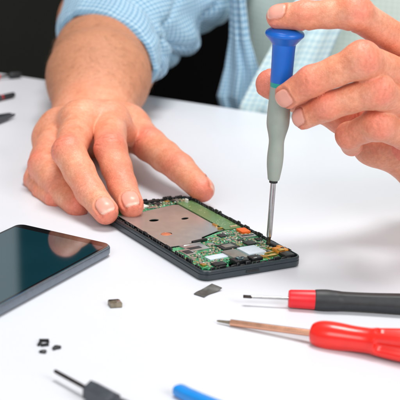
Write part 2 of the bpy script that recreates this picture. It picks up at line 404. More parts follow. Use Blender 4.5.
part('port_pad', 'chip', am, (56.9, -101.4, 7.0), (1.5, 1.5, .25), .05, .05)
bar('vibration_motor', 'blackplastic', 57.0, 92.6, 3.4, 8.0, 1.9, .05, phone, 4.8, .4)
bar('screw_boss', 'gold', 52.2, 96.2, 2.6, 2.6, 1.0, .1, board)
bar('screw_boss', 'gold', 6.2, 104.2, 2.8, 2.8, 1.0, .1, board)
bar('battery_clip', 'gold', 45.6, 58.6, 2.8, 1.4, 1.0, .1, strip, 5.1); bar('battery_clip', 'whitepart', 53.4, 10.6, 1.0, 2.2, 2.2, .2, strip, 5.1)
bar('battery_clip', 'gold', 46.6, 52.0, 1.6, 4.2, .8, .0, strip, 5.0); bar('battery_clip', 'ceramic', 55.0, 57.5, 4.4, 1.4, .7, .0, strip, 5.0)
# top board components
bar('camera_socket', 'whitepart', 25.5, 8.4, 6.2, 4.6, 1.0, .2, topb, 4.8); bar('chip', 'chip', 36.0, 7.0, 5.2, 3.8, .8, 0, topb, 4.8)
bar('earpiece', 'blackplastic', 32, 3.2, 14, 2.6, 1.9, 0, topb, 4.6, .4); bar('sensor', 'gold', 43.6, 5.0, 3.0, 2.0, .9, 0, topb, 4.8)
bar('connector', 'tin', 29.5, 12.0, 6.4, 1.8, .9, .2, topb, 4.8); bar('chip', 'chip', 48.6, 5.6, 4.0, 2.6, .8, 0, topb, 4.8)
# small surface parts: each its own piece
placed = []
big = [(55, 67.2, 6.4, 7.6), (52.5, 75.2, 11, 4.6), (40.8, 96.4, 12, 12), (29.4, 98.5, 9.6, 14), (19.6, 96.2, 14.5, 7.8), (33.5, 85, 11.6, 8.4), (47.5, 84.5, 7, 6), (16.2, 79.5, 14, 11.4), (8.4, 85.2, 7.2, 9), (23.5, 72.6, 11, 3),
       (55.6, 101.6, 8, 8), (57, 92.6, 4.6, 9.4), (45.6, 105.6, 11, 3.6), (48.4, 101.6, 6.6, 2.6), (26.5, 106.6, 10, 6.6), (40.5, 68.5, 5.6, 5.4), (36.2, 106.4, 8, 6), (14.2, 106.4, 8, 5)]
shared = {}
def smd(kind, parent, u, v, rot, z):
    if kind not in shared:
        mats, d = dict(capacitor=(('ceramic', 'tin'), (1.5, .8, .7)), resistor=(('chip', 'tin'), (1.3, .75, .45)), coil=(('taupe', 'tin'), (1.9, 1.6, .9)), test_pad=(('gold', 'gold'), (1.0, 1.0, .15)), dot_part=(('whitepart', 'tin'), (1.1, .8, .5)))[kind]
        bm = bmesh.new(); box(bm, (0, 0, d[2]/2), (d[0]*.56, d[1], d[2]), 0, .06, 1)
        nf = len(bm.faces)
        box(bm, (d[0]*.4, 0, d[2]/2), (d[0]*.3, d[1]*1.06, d[2]*1.06), 0, .08, 1); box(bm, (-d[0]*.4, 0, d[2]/2), (d[0]*.3, d[1]*1.06, d[2]*1.06), 0, .08, 1)
        bm.faces.ensure_lookup_table()
        for f in bm.faces[nf:]: f.material_index = 1
        o = obj(kind, bm, mats[0], parent, False); o.data.materials.append(MT[mats[1]]); shared[kind] = o
    else:
        o = shared[kind].copy(); col.objects.link(o); o.parent = parent
    o.location = Vector((u, -v, z))*S; o.rotation_euler.z = rot
cnt = 0; tries = 0
while cnt < 300 and tries < 20000:
    tries += 1
    top = tries % 5 == 0
    if top: u, v = random.uniform(20, 56), random.uniform(3.5, 13)
    else: u, v = random.uniform(3.6, 58), random.uniform(62, 108)
    if top and (v > 15-(u-22)*.22 or v > 10 and u > 44): continue
    if not top:
        if v < 75 and u < 30: continue
        if v < 62+(48-u)*.45 and u < 48: continue
        if v > 103 and not (35 < u < 51 or 6 < u < 18): continue
        if any(abs(u-a) < c_/2+.4 and abs(v-b_) < d_/2+.4 for a, b_, c_, d_ in big): continue
    if any(math.hypot(u-a, v-b_) < 1.45 for a, b_ in placed): continue
    placed.append((u, v)); cnt += 1
    smd(random.choices(('capacitor', 'resistor', 'coil', 'test_pad', 'dot_part'), (5, 4, 1.4, 3, 2))[0], topb if top else board, u, v, random.choice((0, 0, math.pi/2, .05)), (4.78 if top else 4.88))

# ------------------------------------------------------------------ detached screen
SW, SL = 58.5, 114
scr = empty('phone_screen', (-43.2, -105.2, 0), -.4423)
tag(scr, 'detached glossy dark phone screen lying on the white table, mirroring the fingertips', 'phone screen')
scx, scy = -SW/2, -SL/2
def L2(w, h, r, z): return [(x, y, z) for x, y in rrect(w, h, r, 8, scx, scy)]
bd = loft([L2(SW-3, SL-3, 4, .3), L2(SW-1, SL-1, 5, .8), L2(SW, SL, 5.2, 2), L2(SW, SL, 5.2, 4.6), L2(SW-.5, SL-.5, 5, 5.2), L2(SW-1.4, SL-1.4, 4.6, 5.4)])
obj('back_frame', bd, 'lcdedge', scr)
gl = loft([L2(SW-1.6, SL-1.6, 4.5, 5.3), L2(SW-1.6, SL-1.6, 4.5, 5.75), L2(SW-2, SL-2, 4.4, 5.95)])
obj('cover_glass', gl, 'glass', scr)
bz = bmesh.new()
inner = rrect(SW-4.4, SL-14, .6, 8, scx, scy); outer = rrect(SW-2.4, SL-2.4, 4.2, 8, scx, scy)
def ring_mesh(o_, i_, z):
    bm = bmesh.new(); a = [bm.verts.new((x*S, y*S, z*S)) for x, y in o_]; b2 = [bm.verts.new((x*S, y*S, z*S)) for x, y in i_]
    k_ = len(a)
    for k in range(k_): bm.faces.new((a[k], a[(k+1) % k_], b2[(k+1) % k_], b2[k]))
    r = bmesh.ops.extrude_face_region(bm, geom=bm.faces[:]); bmesh.ops.translate(bm, vec=(0, 0, -.02*S), verts=[e for e in r['geom'] if isinstance(e, bmesh.types.BMVert)])
    bmesh.ops.recalc_face_normals(bm, faces=bm.faces[:]); return bm
obj('bezel', ring_mesh(outer, inner, 5.975), 'bezel', scr, False)

# ------------------------------------------------------------------ screwdriver in the hand (upright on the board)
sd = empty('blue_and_grey_screwdriver', (37.6, -92, 0))
tag(sd, 'upright screwdriver with blue cap and grey grip, held with its tip on the circuit board', 'screwdriver')
def up(prof, seg=48, fn=None): return lathe(prof, (0, 0, 0), (0, 0, 1), seg, fn)
obj('ferrule', up([(40.6, 1.7), (40.7, 2.2), (42.3, 2.3), (42.4, 1.9)], 28), 'blackplastic', sd)
obj('shaft', up([(11, 1.3), (12, 1.45), (43, 1.45)], 24), 'steel', sd)
tipb = up([(6.1, .25), (6.6, .7), (8.2, 1.0), (10.2, 1.0), (11, 1.3), (11.3, 1.3)], 24, lambda s, a: 1-.25*abs(math.cos(2*a))*(s < 10)); obj('bit_tip', tipb, 'darksteel', sd)
grip = smoothprof([(42, 2.3), (42.4, 3.0), (45, 3.45), (50, 4.1), (55, 4.3), (60, 4.05), (63, 4.0), (66, 4.5), (71, 5.7), (75, 5.95), (82, 5.75), (92, 5.45)], 5)
obj('grip', up(grip), 'greygrip', sd)
obj('ring', up([(91.9, 5.3), (92, 5.5), (94.9, 5.55), (95, 5.3)]), 'teal', sd)
capp = smoothprof([(94.8, 5.3), (95, 5.6), (105, 5.75), (113, 6.0), (114.5, 6.5), (117, 8.6), (118.6, 9.9), (120.2, 9.7), (121.4, 8.2), (122.2, 5.5), (122.6, 1.0)], 5)
obj('cap', up(capp), 'blue', sd)

# ------------------------------------------------------------------ tools lying on the table
def lying(name, label, A, Bdir):
    A = Vector(A); r = empty(name, (A.x, A.y, 0), math.atan2(Bdir[1], Bdir[0])); tag(r, label, 'screwdriver'); return r
def lx(prof, z0, z1=None, ln=1, seg=32, fn=None):      # turned along local +x, axis height z0 -> z1 over ln
    A = Vector((0, 0, z0)); B = Vector((ln, 0, z0 if z1 is None else z1)); return lathe(prof, A, B, seg, fn)
# red
A = flat(217, 321, 1.2); B = flat(400, 343.5, 8)
d = Vector(B)-Vector(A); ln = math.hypot(d.x, d.y)
rs = lying('red_screwdriver', 'red handled screwdriver with copper coloured shaft lying below the black one', A, d)
h0, h1 = 1.3, 7.4
obj('shaft', lx([(6.6, .9), (6.8, 1.55), (49, 1.6)], h0, h1, ln), 'copper', rs)
obj('bit_tip', lx([(0, .35), (1, .55), (5, .75), (6.8, .95)], h0, h1, ln), 'brownmetal', rs)
hs = 45.8
def flut(s, a):
    if s < hs+30.5: return 1
    f = min(1, (s-hs-30.5)/1.6); return 1-f*.42*(.5+.5*math.cos(4*a))**1.3
prof = [(hs, 1.8), (hs+.1, 3.6), (hs+1.2, 5.0), (hs+4, 6.15), (hs+8, 6.55), (hs+13, 6.4), (hs+20, 5.85), (hs+27, 5.8), (hs+30, 6.3), (hs+34, 7.0), (hs+45, 8.0), (hs+62, 7.8), (hs+72, 6.6), (hs+76, 3), (hs+76.6, .5)]
obj('handle', lx(smoothprof(prof, 5), h0, h1, ln, 72, flut), 'red', rs)
# black with red collar
A = flat(243.5, 297, 4.2); B = flat(400, 303, 5.6); d = Vector(B)-Vector(A)
bs = lying('black_and_red_screwdriver', 'black handled screwdriver with red collar and thin bright shaft, above the red one', A, d)
obj('shaft', lx([(3.5, .62), (4.5, .8), (22.5, .8)], 4.5, 5.2, 75, 20), 'steel', bs)
fb_ = bmesh.new(); box(fb_, (1.9, 0, 4.5), (4.2, 2.0, 1.1), 0, .25); obj('bit_tip', fb_, 'darksteel', bs)
obj('collar', lx([(21.6, 2.5), (21.7, 3.9), (22.6, 4.35), (34.3, 4.75), (34.4, 4.0)], 4.5, 5.2, 75, 40), 'redcollar', bs)
prof = [(34.2, 4.0), (34.3, 4.8), (36, 5.1), (40, 5.25), (44, 4.95), (50, 4.65), (62, 4.7), (80, 5.2), (100, 5.4), (112, 5.0), (116, 3), (117, .5)]
def fl2(s, a): return 1-(.05*abs(math.sin(3*a)) if s > 46 else 0)
obj('handle', lx(smoothprof(prof, 5), 4.5, 5.2, 75, 60, fl2), 'blackgrip', bs)
# grey hexagonal
A = flat(54.5, 371.5, 3.6); B = flat(103, 396.5, 4.6); d = Vector(B)-Vector(A)
gs = lying('grey_hex_screwdriver', 'small screwdriver with dark grey hexagonal grip at the near edge of the view', A, d)
obj('shaft', lx([(0, .5), (.4, .75), (1, .85), (24, .9)], 3.9, 4.3, 40, 20), 'darksteel', gs)
def hexf(s, a):
    a = (a+math.pi/6) % (math.pi/3)-math.pi/6; return math.cos(math.pi/6)/math.cos(a)
obj('hex_grip', lx([(23.2, 3.4), (24.2, 4.6), (38.5, 4.6), (39.6, 3.6)], 3.9, 4.3, 40, 48, hexf), 'hexgrip', gs)
obj('handle', lx(smoothprof([(39.4, 3.0), (41, 3.1), (44, 3.6), (60, 4.0), (75, 3.8), (78, 1.5)], 4), 3.9, 4.3, 40, 32), 'hexgrip', gs)
# blue pry tool
A = flat(177, 387.5, 3.2); B = flat(216, 408, 3.2); d = Vector(B)-Vector(A)
bt = lying('blue_plastic_tool', 'bright blue plastic tool with a blunt tip at the near edge of the view', A, d); bt['category'] = 'tool'
loops = []
for x, w, zc, h in ((0, 2.2, 2.5, 1.7), (.4, 2.8, 2.5, 2.2), (2, 3.1, 2.5, 2.4), (6, 3.1, 2.5, 2.4), (14, 3.1, 2.8, 2.7), (22, 3.2, 3.2, 3.0), (40, 4.0, 4.1, 4.0), (60, 4.4, 4.3, 4.2), (85, 4.2, 4.3, 4.2), (90, 2.5, 4.3, 2.4)):
    loops.append([(x, w*math.copysign(abs(math.cos(a))**.6, math.cos(a)), zc+h*math.copysign(abs(math.sin(a))**.6, math.sin(a))) for a in [2*math.pi*k/28 for k in range(28)]])
obj('blade', loft(loops[:6]), 'bluetool', bt); obj('handle', loft(loops[5:]), 'bluetool', bt)

# ------------------------------------------------------------------ far tools at the left
A = flat(14, 94.5, 2.4); B = flat(-22, 102.5, 2.6); d = Vector(B)-Vector(A)
ft = lying('thin_black_tool', 'thin dark rod shaped tool near the far left edge, blurred', A, d); ft['category'] = 'tool'
obj('rod', lx(smoothprof([(0, .6), (.5, 1.5), (1.5, 1.9), (12, 1.9), (13, 1.6)], 3), 2.4, 2.4, 40, 24), 'blackgrip', ft)
obj('ring', lx([(12.8, 1.5), (13, 2.0), (15, 2.0), (15.2, 1.5)], 2.4, 2.4, 40, 24), 'redcollar', ft)
obj('handle', lx(smoothprof([(15, 1.6), (16, 2.2), (40, 2.4), (70, 2.2), (72, .6)], 3), 2.4, 2.4, 40, 24), 'hexgrip', ft)
A = flat(13, 115.5, 1.6); B = flat(-22, 126.5, 2); d = Vector(B)-Vector(A)
tw = empty('tweezers', (A[0], A[1], 0), math.atan2(d[1], d[0])); tag(tw, 'dark tweezers with two thin prongs at the left edge of the view, blurred', 'tweezers')
for sg in (-1, 1):
    loops = []
    for x, y, w, h in ((0, 1.6, .35, .5), (2, 1.8, .6, .9), (12, 2.9, .8, 1.6), (40, 4.2, .8, 2.4), (75, 2.2, .8, 2.6), (95, .6, .7, 2.6)):
        loops.append([(x, sg*(y+w*a), 2.7+h*b_) for a, b_ in ((1, 1), (-1, 1), (-1, -1), (1, -1))][::1])
    bm = loft(loops); bmesh.ops.recalc_face_normals(bm, faces=bm.faces[:]); obj('prong', bm, 'hexgrip', tw, False)
A = flat(22, 74.5, 2.6); B = flat(-17, 77.5, 3.0); d = Vector(B)-Vector(A)
kt = lying('red_tipped_black_tool', 'blurred black tool with a red end lying at the far corner of the table', A, d); kt['category'] = 'tool'
obj('grip', lx(smoothprof([(0, .5), (.8, 1.5), (3, 2.2), (9, 2.4), (11, 1.9), (11.5, 1.0)], 4), 2.6, 2.6, 40, 28), 'blackgrip', kt)
obj('neck', lx([(11.2, 1.0), (20, 1.0)], 2.6, 2.6, 40, 16), 'darksteel', kt)
obj('handle', lx(smoothprof([(19.8, .9), (20.2, 2.0), (26, 2.5), (55, 2.5), (60, 1.0)], 4), 2.6, 2.6, 40, 28), 'redcollar', kt)

# ------------------------------------------------------------------ loose little parts
p = flat(115, 303.5, 1.2); q = empty('metal_component', (p[0], p[1], 0), .35)
tag(q, 'tiny square brown metal component alone between the screen and the foil strip', 'component')
cm_ = bmesh.new(); box(cm_, (0, 0, 1.15), (5.8, 5.6, 2.2), 0, .35); obj('can', cm_, 'brownmetal', q)
part('pad', 'tin', q, (1.3, -.4, 2.28), (2.2, 2.0, .25), .2, .05); part('lip', 'darksteel', q, (-.2, 1.9, 2.35), (4.8, .8, .4), 0, .1)
# foil strip, slightly curled
p = flat(207.5, 292.5, 0); p2 = flat(217, 287.5, 0); d = Vector(p2)-Vector(flat(198, 296, 0))
fs = bmesh.new(); N = 18; W = 4; grid = []
for i in range(N+1):
    t = i/N; row = []
    for j in range(W+1):
        s = j/W-.5
        x = (t-.5)*14.5; y = s*6.2+.5*math.sin(t*5); z = .25+2.3*max(0, t-.35)**1.6+.25*math.sin(t*9+s*2)*t+.9*s*t
        row.append((x, y, max(.2, z)))
    grid.append(row)
loopsv = [[fs.verts.new(Vector(c)*S) for c in r_] for r_ in grid]
for i in range(N):
    for j in range(W): fs.faces.new((loopsv[i][j], loopsv[i+1][j], loopsv[i+1][j+1], loopsv[i][j+1]))
r = bmesh.ops.extrude_face_region(fs, geom=fs.faces[:]); bmesh.ops.translate(fs, vec=(0, 0, .35*S), verts=[e for e in r['geom'] if isinstance(e, bmesh.types.BMVert)])
bmesh.ops.recalc_face_normals(fs, faces=fs.faces[:])
o = obj('foil_strip', fs, 'foil', None); o.location = Vector((p[0], p[1], 0))*S; o.rotation_euler.z = math.atan2(d.y, d.x)
tag(o, 'small curled dark grey strip just below the opened phone', 'strip')
# black crumbs
p = flat(44.5, 341.5, 1); u_ = bmesh.new()
box(u_, (-.3, 2.6, .7), (5.6, 1.7, 1.4), .05, .25); box(u_, (-2.6, -1.2, .6), (1.5, 6.2, 1.2), -.25, .25); box(u_, (.2, -3.6, .7), (4.6, 1.6, 1.3), .35, .25); box(u_, (2.0, .4, .5), (1.0, 2.6, .9), -.3, .2)
bmesh.ops.scale(u_, vec=(.78, .78, .9), verts=u_.verts[:])
o = obj('plastic_bracket', u_, 'blackplastic'); o.location = Vector((p[0], p[1], 0))*S; o.rotation_euler.z = .1
tag(o, 'tiny black bracket with an open middle, largest of the black crumbs near the screen', 'bracket')
def crumb(x, y, lx_, ly_, rz, label):
    p = flat(x, y, .6); bm = bmesh.new(); bmesh.ops.create_icosphere(bm, subdivisions=3, radius=1)
    for v in bm.verts:
        k = 1+.22*math.sin(v.co.x*4+x)+.16*math.cos(v.co.y*5+y)
        v.co = Vector((v.co.x*lx_*k*S/2, v.co.y*ly_*k*S/2, max(-.5, v.co.z)*.9*S))
    o = obj('plastic_crumb', bm, 'blackplastic'); o.location = Vector((p[0], p[1], .5))*S; o.rotation_euler.z = rz
    tag(o, label, 'crumb', 'black crumbs broken off the phone')
crumb(43.2, 351.4, 2.8, 3.0, .3, 'short black crumb directly below the open bracket')
crumb(56.6, 347.4, 4.6, 3.2, .9, 'longer slanted black crumb to the right of the open bracket')

# ------------------------------------------------------------------ the person
person = empty('person', (150, 330, -720))
tag(person, 'person in a light blue checked shirt working on the phone with both hands', 'person')
def keep(o):                                # parts are modelled in world millimetres
    o.parent = person; o.matrix_parent_inverse = Matrix.Translation(-Vector(person.location)); return o

def surface_nets(F, org, h):
    s = F < 0; nx, ny, nz = F.shape
    c = np.zeros((nx-1, ny-1, nz-1), np.int8)
    for i in (0, 1):
        for j in (0, 1):
            for k in (0, 1): c += s[i:nx-1+i, j:ny-1+j, k:nz-1+k]
    act = (c > 0) & (c < 8); idx = np.argwhere(act); vid = -np.ones(act.shape, np.int64); vid[act] = np.arange(len(idx))
    acc = np.zeros((len(idx), 3)); cnt = np.zeros(len(idx)); I, J, K = idx.T
    corners = [(i, j, k) for i in (0, 1) for j in (0, 1) for k in (0, 1)]
    for a in corners:
        for ax in range(3):
            if a[ax]: continue
            b2 = list(a); b2[ax] = 1
            va = F[I+a[0], J+a[1], K+a[2]]; vb = F[I+b2[0], J+b2[1], K+b2[2]]
            m_ = (va < 0) != (vb < 0); t = np.where(m_, va/np.where(m_, va-vb, 1), 0)
            pos = np.tile(np.array(a, float), (len(idx), 1)); pos[:, ax] += t
            acc[m_] += pos[m_]; cnt[m_] += 1
    V = org + (idx+acc/cnt[:, None])*h
    Q = []
    for ax in range(3):
        o1, o2 = [(1, 2), (2, 0), (0, 1)][ax]
        sl = [slice(1, -1)]*3; sl[ax] = slice(0, -1)
        a = s[tuple(sl)]; sh_ = list(sl); sh_[ax] = slice(1, None); b2 = s[tuple(sh_)]
        e = np.argwhere(a != b2); 
        if len(e) == 0: continue
        inside = a[tuple(e.T)]
        off = np.array([1, 1, 1]); off[ax] = 0; e = e+off
        def cell(d1, d2):
            q = e.copy(); q[:, o1] -= d1; q[:, o2] -= d2; return vid[tuple(q.T)]
        q = np.stack([cell(1, 1), cell(0, 1), cell(0, 0), cell(1, 0)], 1)
        q[~inside] = q[~inside][:, ::-1]; Q.append(q)
    return V, np.concatenate(Q)

class Field:
    def __init__(self, lo, hi, h):
        self.h = h; self.org = np.array(lo, float); n_ = np.ceil((np.array(hi)-self.org)/h).astype(int)+1
        self.ax = [self.org[i]+h*np.arange(n_[i]) for i in range(3)]; self.F = np.full(n_, 60.0, np.float32)
    def sub(self, pts, pad):
        lo = np.min(pts, 0)-pad; hi = np.max(pts, 0)+pad
        sl = tuple(slice(max(0, int((lo[i]-self.org[i])/self.h)), max(0, min(self.F.shape[i], int((hi[i]-self.org[i])/self.h)+2))) for i in range(3))
        return sl, np.meshgrid(*[self.ax[i][sl[i]].astype(np.float32) for i in range(3)], indexing='ij', sparse=True)
def cone(G, a, b, ra, rb):
    a = np.array(a, np.float32); b = np.array(b, np.float32); d = b-a; dd = float(d@d) or 1e-6
    x, y, z = G[0]-a[0], G[1]-a[1], G[2]-a[2]
    t = np.clip((x*d[0]+y*d[1]+z*d[2])/dd, 0, 1)
    return np.sqrt((x-t*d[0])**2+(y-t*d[1])**2+(z-t*d[2])**2)-(ra+(rb-ra)*t)
def smin(a, b, k):
    h = np.maximum(k-np.abs(a-b), 0)/k; return np.minimum(a, b)-h*h*k*.25

def build_hand(spec, lo, hi, h):
    fld = Field(lo, hi, h)
    PAD = 22
    for (a, b, ra, rb, k) in spec['palm']:
        sl, G = fld.sub([np.array(a)-max(ra, rb), np.array(a)+max(ra, rb), np.array(b)-max(ra, rb), np.array(b)+max(ra, rb)], PAD)
        if min(fld.F[sl].shape) == 0: continue
        fld.F[sl] = smin(fld.F[sl], cone(G, a, b, ra, rb), k)
    chains = []
    for f in spec['fingers']:
        J, R = f['J'], f['R']               # tip, DIP, PIP, MCP
        sl, G = fld.sub([np.array(p)+s*max(R) for p in J for s in (-1, 1)], PAD)
        if min(fld.F[sl].shape) == 0: continue
        pm = np.array(J[-2])*.5+np.array(J[-1])*.5; pr_ = (R[-2]*.6+R[-1]*.4)*spec.get('waist', .96)
        prox = smin(cone(G, J[-2], pm, R[-2], pr_), cone(G, pm, J[-1], pr_, R[-1]), 2)
        d = prox
        w_ = spec.get('waist', .96)
        for i in range(len(J)-2):
            if i == 0: d = smin(d, cone(G, J[0], J[1], R[0], R[1]), 2.5); continue
            m_ = (np.array(J[i])+np.array(J[i+1]))/2; mr_ = (R[i]+R[i+1])/2*w_
            d = smin(smin(d, cone(G, J[i], m_, R[i], mr_), 2), cone(G, m_, J[i+1], mr_, R[i+1]), 2)
        for (pos, rad, kk) in f.get('balls', []):
            d = smin(d, cone(G, pos, pos, rad, rad), kk)
        chains.append((sl, d))
        # only the root of the finger melts into the palm
        root = cone(G, np.array(J[-1])*.86+np.array(J[-2])*.14, J[-1], R[-1]*.96, R[-1])
        fld.F[sl] = smin(fld.F[sl], root, f.get('k', 7))
    for (sl, d) in chains: fld.F[sl] = smin(fld.F[sl], d, spec.get('kf', .9))
    for (a, b, ra, rb, k) in spec.get('carve', []):
        sl, G = fld.sub([np.array(a), np.array(b)], PAD); fld.F[sl] = -smin(-fld.F[sl], cone(G, a, b, ra, rb), k)
    V, Q = surface_nets(fld.F, fld.org, h)
    return V, Q

def vnormals(V, Q):
    fn = np.cross(V[Q[:, 2]]-V[Q[:, 0]], V[Q[:, 3]]-V[Q[:, 1]]); N_ = np.zeros_like(V)
    for k in range(4): np.add.at(N_, Q[:, k], fn)
    return N_/(np.linalg.norm(N_, axis=1)[:, None]+1e-9)
def relax(V, Q, it=3, f=.5):
    E_ = np.concatenate([Q[:, [0, 1]], Q[:, [1, 2]], Q[:, [2, 3]], Q[:, [3, 0]]])
    for _ in range(it):
        A_ = np.zeros_like(V); c_ = np.zeros(len(V))
        np.add.at(A_, E_[:, 0], V[E_[:, 1]]); np.add.at(c_, E_[:, 0], 1); np.add.at(A_, E_[:, 1], V[E_[:, 0]]); np.add.at(c_, E_[:, 1], 1)
        V = V+f*(A_/c_[:, None]-V)
    return V
def unit(v): v = np.array(v, float); return v/(np.linalg.norm(v)+1e-9)
def sst(a, b, x): t = np.clip((x-a)/(b-a), 0, 1); return t*t*(3-2*t)

def detail(V, Q, spec):
    N_ = vnormals(V, Q); n_ = len(V)
    crease = np.zeros(n_); red = np.zeros(n_); nail = np.zeros(n_); ntip = np.zeros(n_); D_ = np.zeros(n_)
    # nearest-finger ownership so that creases of one finger do not print on its neighbour
    own = np.full(n_, -1); best = np.full(n_, 1e9)
    for fi, f in enumerate(spec['fingers']):
        J, R = f['J'], f['R']
        for i in range(len(J)-1):
            a, b = np.array(J[i]), np.array(J[i+1]); d = b-a; t = np.clip(((V-a)@d)/(d@d), 0, 1)
            ds = np.linalg.norm(V-a-t[:, None]*d, axis=1)-(R[i]+(R[i+1]-R[i])*t)
            m_ = ds < best; best[m_] = ds[m_]; own[m_] = fi
    for fi, f in enumerate(spec['fingers']):
        J, R = [np.array(p) for p in f['J']], f['R']; mine = own == fi
        outs = []
        for i in range(1, len(J)-1):
            a = unit(J[i]-J[i+1]); b = unit(J[i-1]-J[i]); o_ = a-b
            outs.append((i, o_ if np.linalg.norm(o_) > .12 else None, unit(a+b)))
        main = f.get('dorsal'); 
        if main is None: main = unit(outs[-1][1]) if outs[-1][1] is not None else unit(CAM-J[1])
        for i, o_, axd in outs:
            dor = unit(main-axd*(main@axd)); lat = np.cross(axd, dor)
            rel = V-J[i]; s = rel@axd; w = rel@lat; near = mine & (np.abs(s) < 16)
            mask = sst(.15, .7, N_@dor)*near
            st = 1.0 if i == len(J)-2 else .6
            sw = s + .05*w*w/ max(R[i], 1) + .5*np.sin(w*.9+i+fi)
            wave = (.5+.5*np.cos(2*np.pi*(sw/(2.7 if st == 1 else 2.2)+.22*np.sin(w*.45+2.3*i+fi*1.7)+.18*np.sin(w*1.3+fi))))**2*(.55+.45*np.sin(w*.8+s*1.1+fi*2+i))
            D_ -= (.46*st*wave*np.exp(-(s/(4.2 if st == 1 else 2.6))**2)*mask)*np.exp(-(w/(R[i]*.9))**4)
            crease = np.maximum(crease, st*wave*np.exp(-(s/(4.6 if st == 1 else 2.8))**2)*mask*np.exp(-(w/(R[i]*.8))**4))
            D_ += .30*st*np.exp(-(s/5.5)**2)*mask
            red = np.maximum(red, +.60*st*np.exp(-(s/7.0)**2)*sst(-.1, .6, N_@dor)*near)
            vent = sst(.2, .7, -(N_@dor))*near      # palm-side flexion crease
            D_ -= .7*np.exp(-(s/1.0)**2)*vent
        # fingertip redness and nail
        axd = unit(J[0]-J[1]); rel = V-J[0]; s = rel@axd
        red = np.maximum(red, .65*sst(-8, 5, s)*mine)
        nd = f.get('nail')
        if nd is not None:
            nd = unit(np.array(nd)-axd*(np.array(nd)@axd)); lat = np.cross(axd, nd); w = rel@lat; hgt = rel@nd
            nw, n0, n1 = R[0]*.72, f.get('n0', -5.2), f.get('n1', 5.4)
            mid = (n0+n1)/2; hl = (n1-n0)/2
            e = (np.abs((s-mid)/hl)**3.2+np.abs(w/nw)**3.2)**(1/3.2)
            m_ = mine & (hgt > R[0]*.18)
            nm = (1-sst(.9, 1.0, e))*m_; nail = np.maximum(nail, nm); crease = np.maximum(crease, .8*np.exp(-((e-1.03)/.07)**2)*m_*(s < n1-.5))
            ntip = np.maximum(ntip, nm*sst(n1-1.5, n1-.8, s+.04*w*w))
            groove = np.exp(-((e-1.03)/.08)**2)*m_*(s < n1-.5)
            D_ -= .60*groove; D_ += nm*.15; D_ += .34*np.exp(-((e-1.25)/.14)**2)*m_*(s < n1-1)
    x, y, z = V.T
    D_ += .16*np.sin(x*.21+1.3)*np.sin(y*.17+.5)*np.sin(z*.23) + .05*np.sin(x*.55+y*.31)*np.sin(z*.47+y*.2)
    return V+N_*D_[:, None], red, nail, ntip, crease

def knuckle(J, i, r, off):
    a = unit(J[i]-J[i+1]); b = unit(J[i-1]-J[i]); return J[i]+unit(a-b)*off

# ---- hand on the phone
LI = chain([(131.5, 206), (122.5, 186), (110.5, 149), (110, 121)], -50, [20, 25, 44])
LM = chain([(106, 212), (90, 192), (69, 152), (80, 122)], -62, [20, 29, 46])
LR = chain([(77, 206), (61, 190), (44.5, 166), (59, 130)], -38, [20, 27, 42])
LP = chain([(55, 199), (45, 191), (38, 179), (51, 140)], -24, [17, 20, 34])
LT = chain([(202, 190), (180, 168), (150, 145), (127, 127)], -15, [25, 34, 38])
WR = at(104, 131, 98); WU = at(78, 132, 96)
FAa = at(107, 78, 160); FAb = at(90, 78, 160); FCa = at(112, 63, 206); FCb = at(97, 63, 206); EL = at(118, 25, 300)
toward = CAM-LI[0]
lh = dict(waist=1.0, fingers=[
    dict(J=LI, R=[7.0, 8.1, 9.3, 10.2], nail=unit(CAM-LI[0])+np.array([0, 0, .5]), n0=-4.8, n1=5.6, k=5),
    dict(J=LM, R=[7.0, 8.2, 9.4, 10.2], nail=unit(CAM-LM[0])+np.array([.15, 0, .35]), n0=-4.6, n1=5.6, k=5),
    dict(J=LR, R=[7.0, 8.0, 9.4, 10.6], k=5),
    dict(J=LP, R=[6.2, 7.0, 8.2, 9.8], k=5),
    dict(J=LT, R=[7.3, 8.7, 10.2, 12.5], k=9, nail=(.3, .9, .45), n0=-5.5, n1=6.0)],
    palm=[])
mc = [LI[3], LM[3], LR[3], LP[3]]
wr = [WR, WR*.65+WU*.35, WR*.3+WU*.7, WU]
for k in range(4):
    lh['palm'].append((mc[k], wr[k], 10.6-.4*k, 13.5, 12))
lh['palm'] += [(mc[k_]+np.array([0, 5, .5]), mc[k_+1]+np.array([0, 5, .5]), 8.8, 8.6, 9) for k_ in range(3)]
lh['palm'] += [(LT[3], WR, 12, 14.5, 12), (LT[3]*.6+LT[2]*.4, LI[3]*.55+WR*.45, 9, 10.5, 12), (LT[2]*.75+LT[3]*.25, LI[3]*.8+LI[2]*.2+np.array([4, 4, -5]), 5.5, 6.5, 9),
               (LP[3]*.7+WU*.3+np.array([0, 0, -4]), WU+np.array([0, 0, -1]), 9.5, 13, 12),
               (WR, FAa, 16.0, 27, 14), (WU, FAb, 16.5, 27, 14), (FAa, FCa, 27, 29, 14), (FAb, FCb, 27, 29, 14), (FCa, EL, 29, 33, 14), (FCb, EL+np.array([-14, 0, 0]), 29, 33, 14)]
allp = np.array([p for f in lh['fingers'] for p in f['J']]+[WR, WU])
lo = allp.min(0)-26; hi = allp.max(0)+26
hi[1] = 262; hi[0] = max(hi[0], FAa[0]+52, EL[0]+50); lo[0] = min(lo[0], FAb[0]-50); hi[2] = max(hi[2], EL[2]+30); lo[2] = max(lo[2], -6)
V1, Q1 = build_hand(lh, lo, hi, 0.72)
V1 = relax(V1, Q1, 2, .4)
V1, r1, n1_, t1_, k1 = detail(V1, Q1, lh)
dw = unit(FAa-WR); tan1 = sst(-10, 55, (V1-WR)@dw)*.9

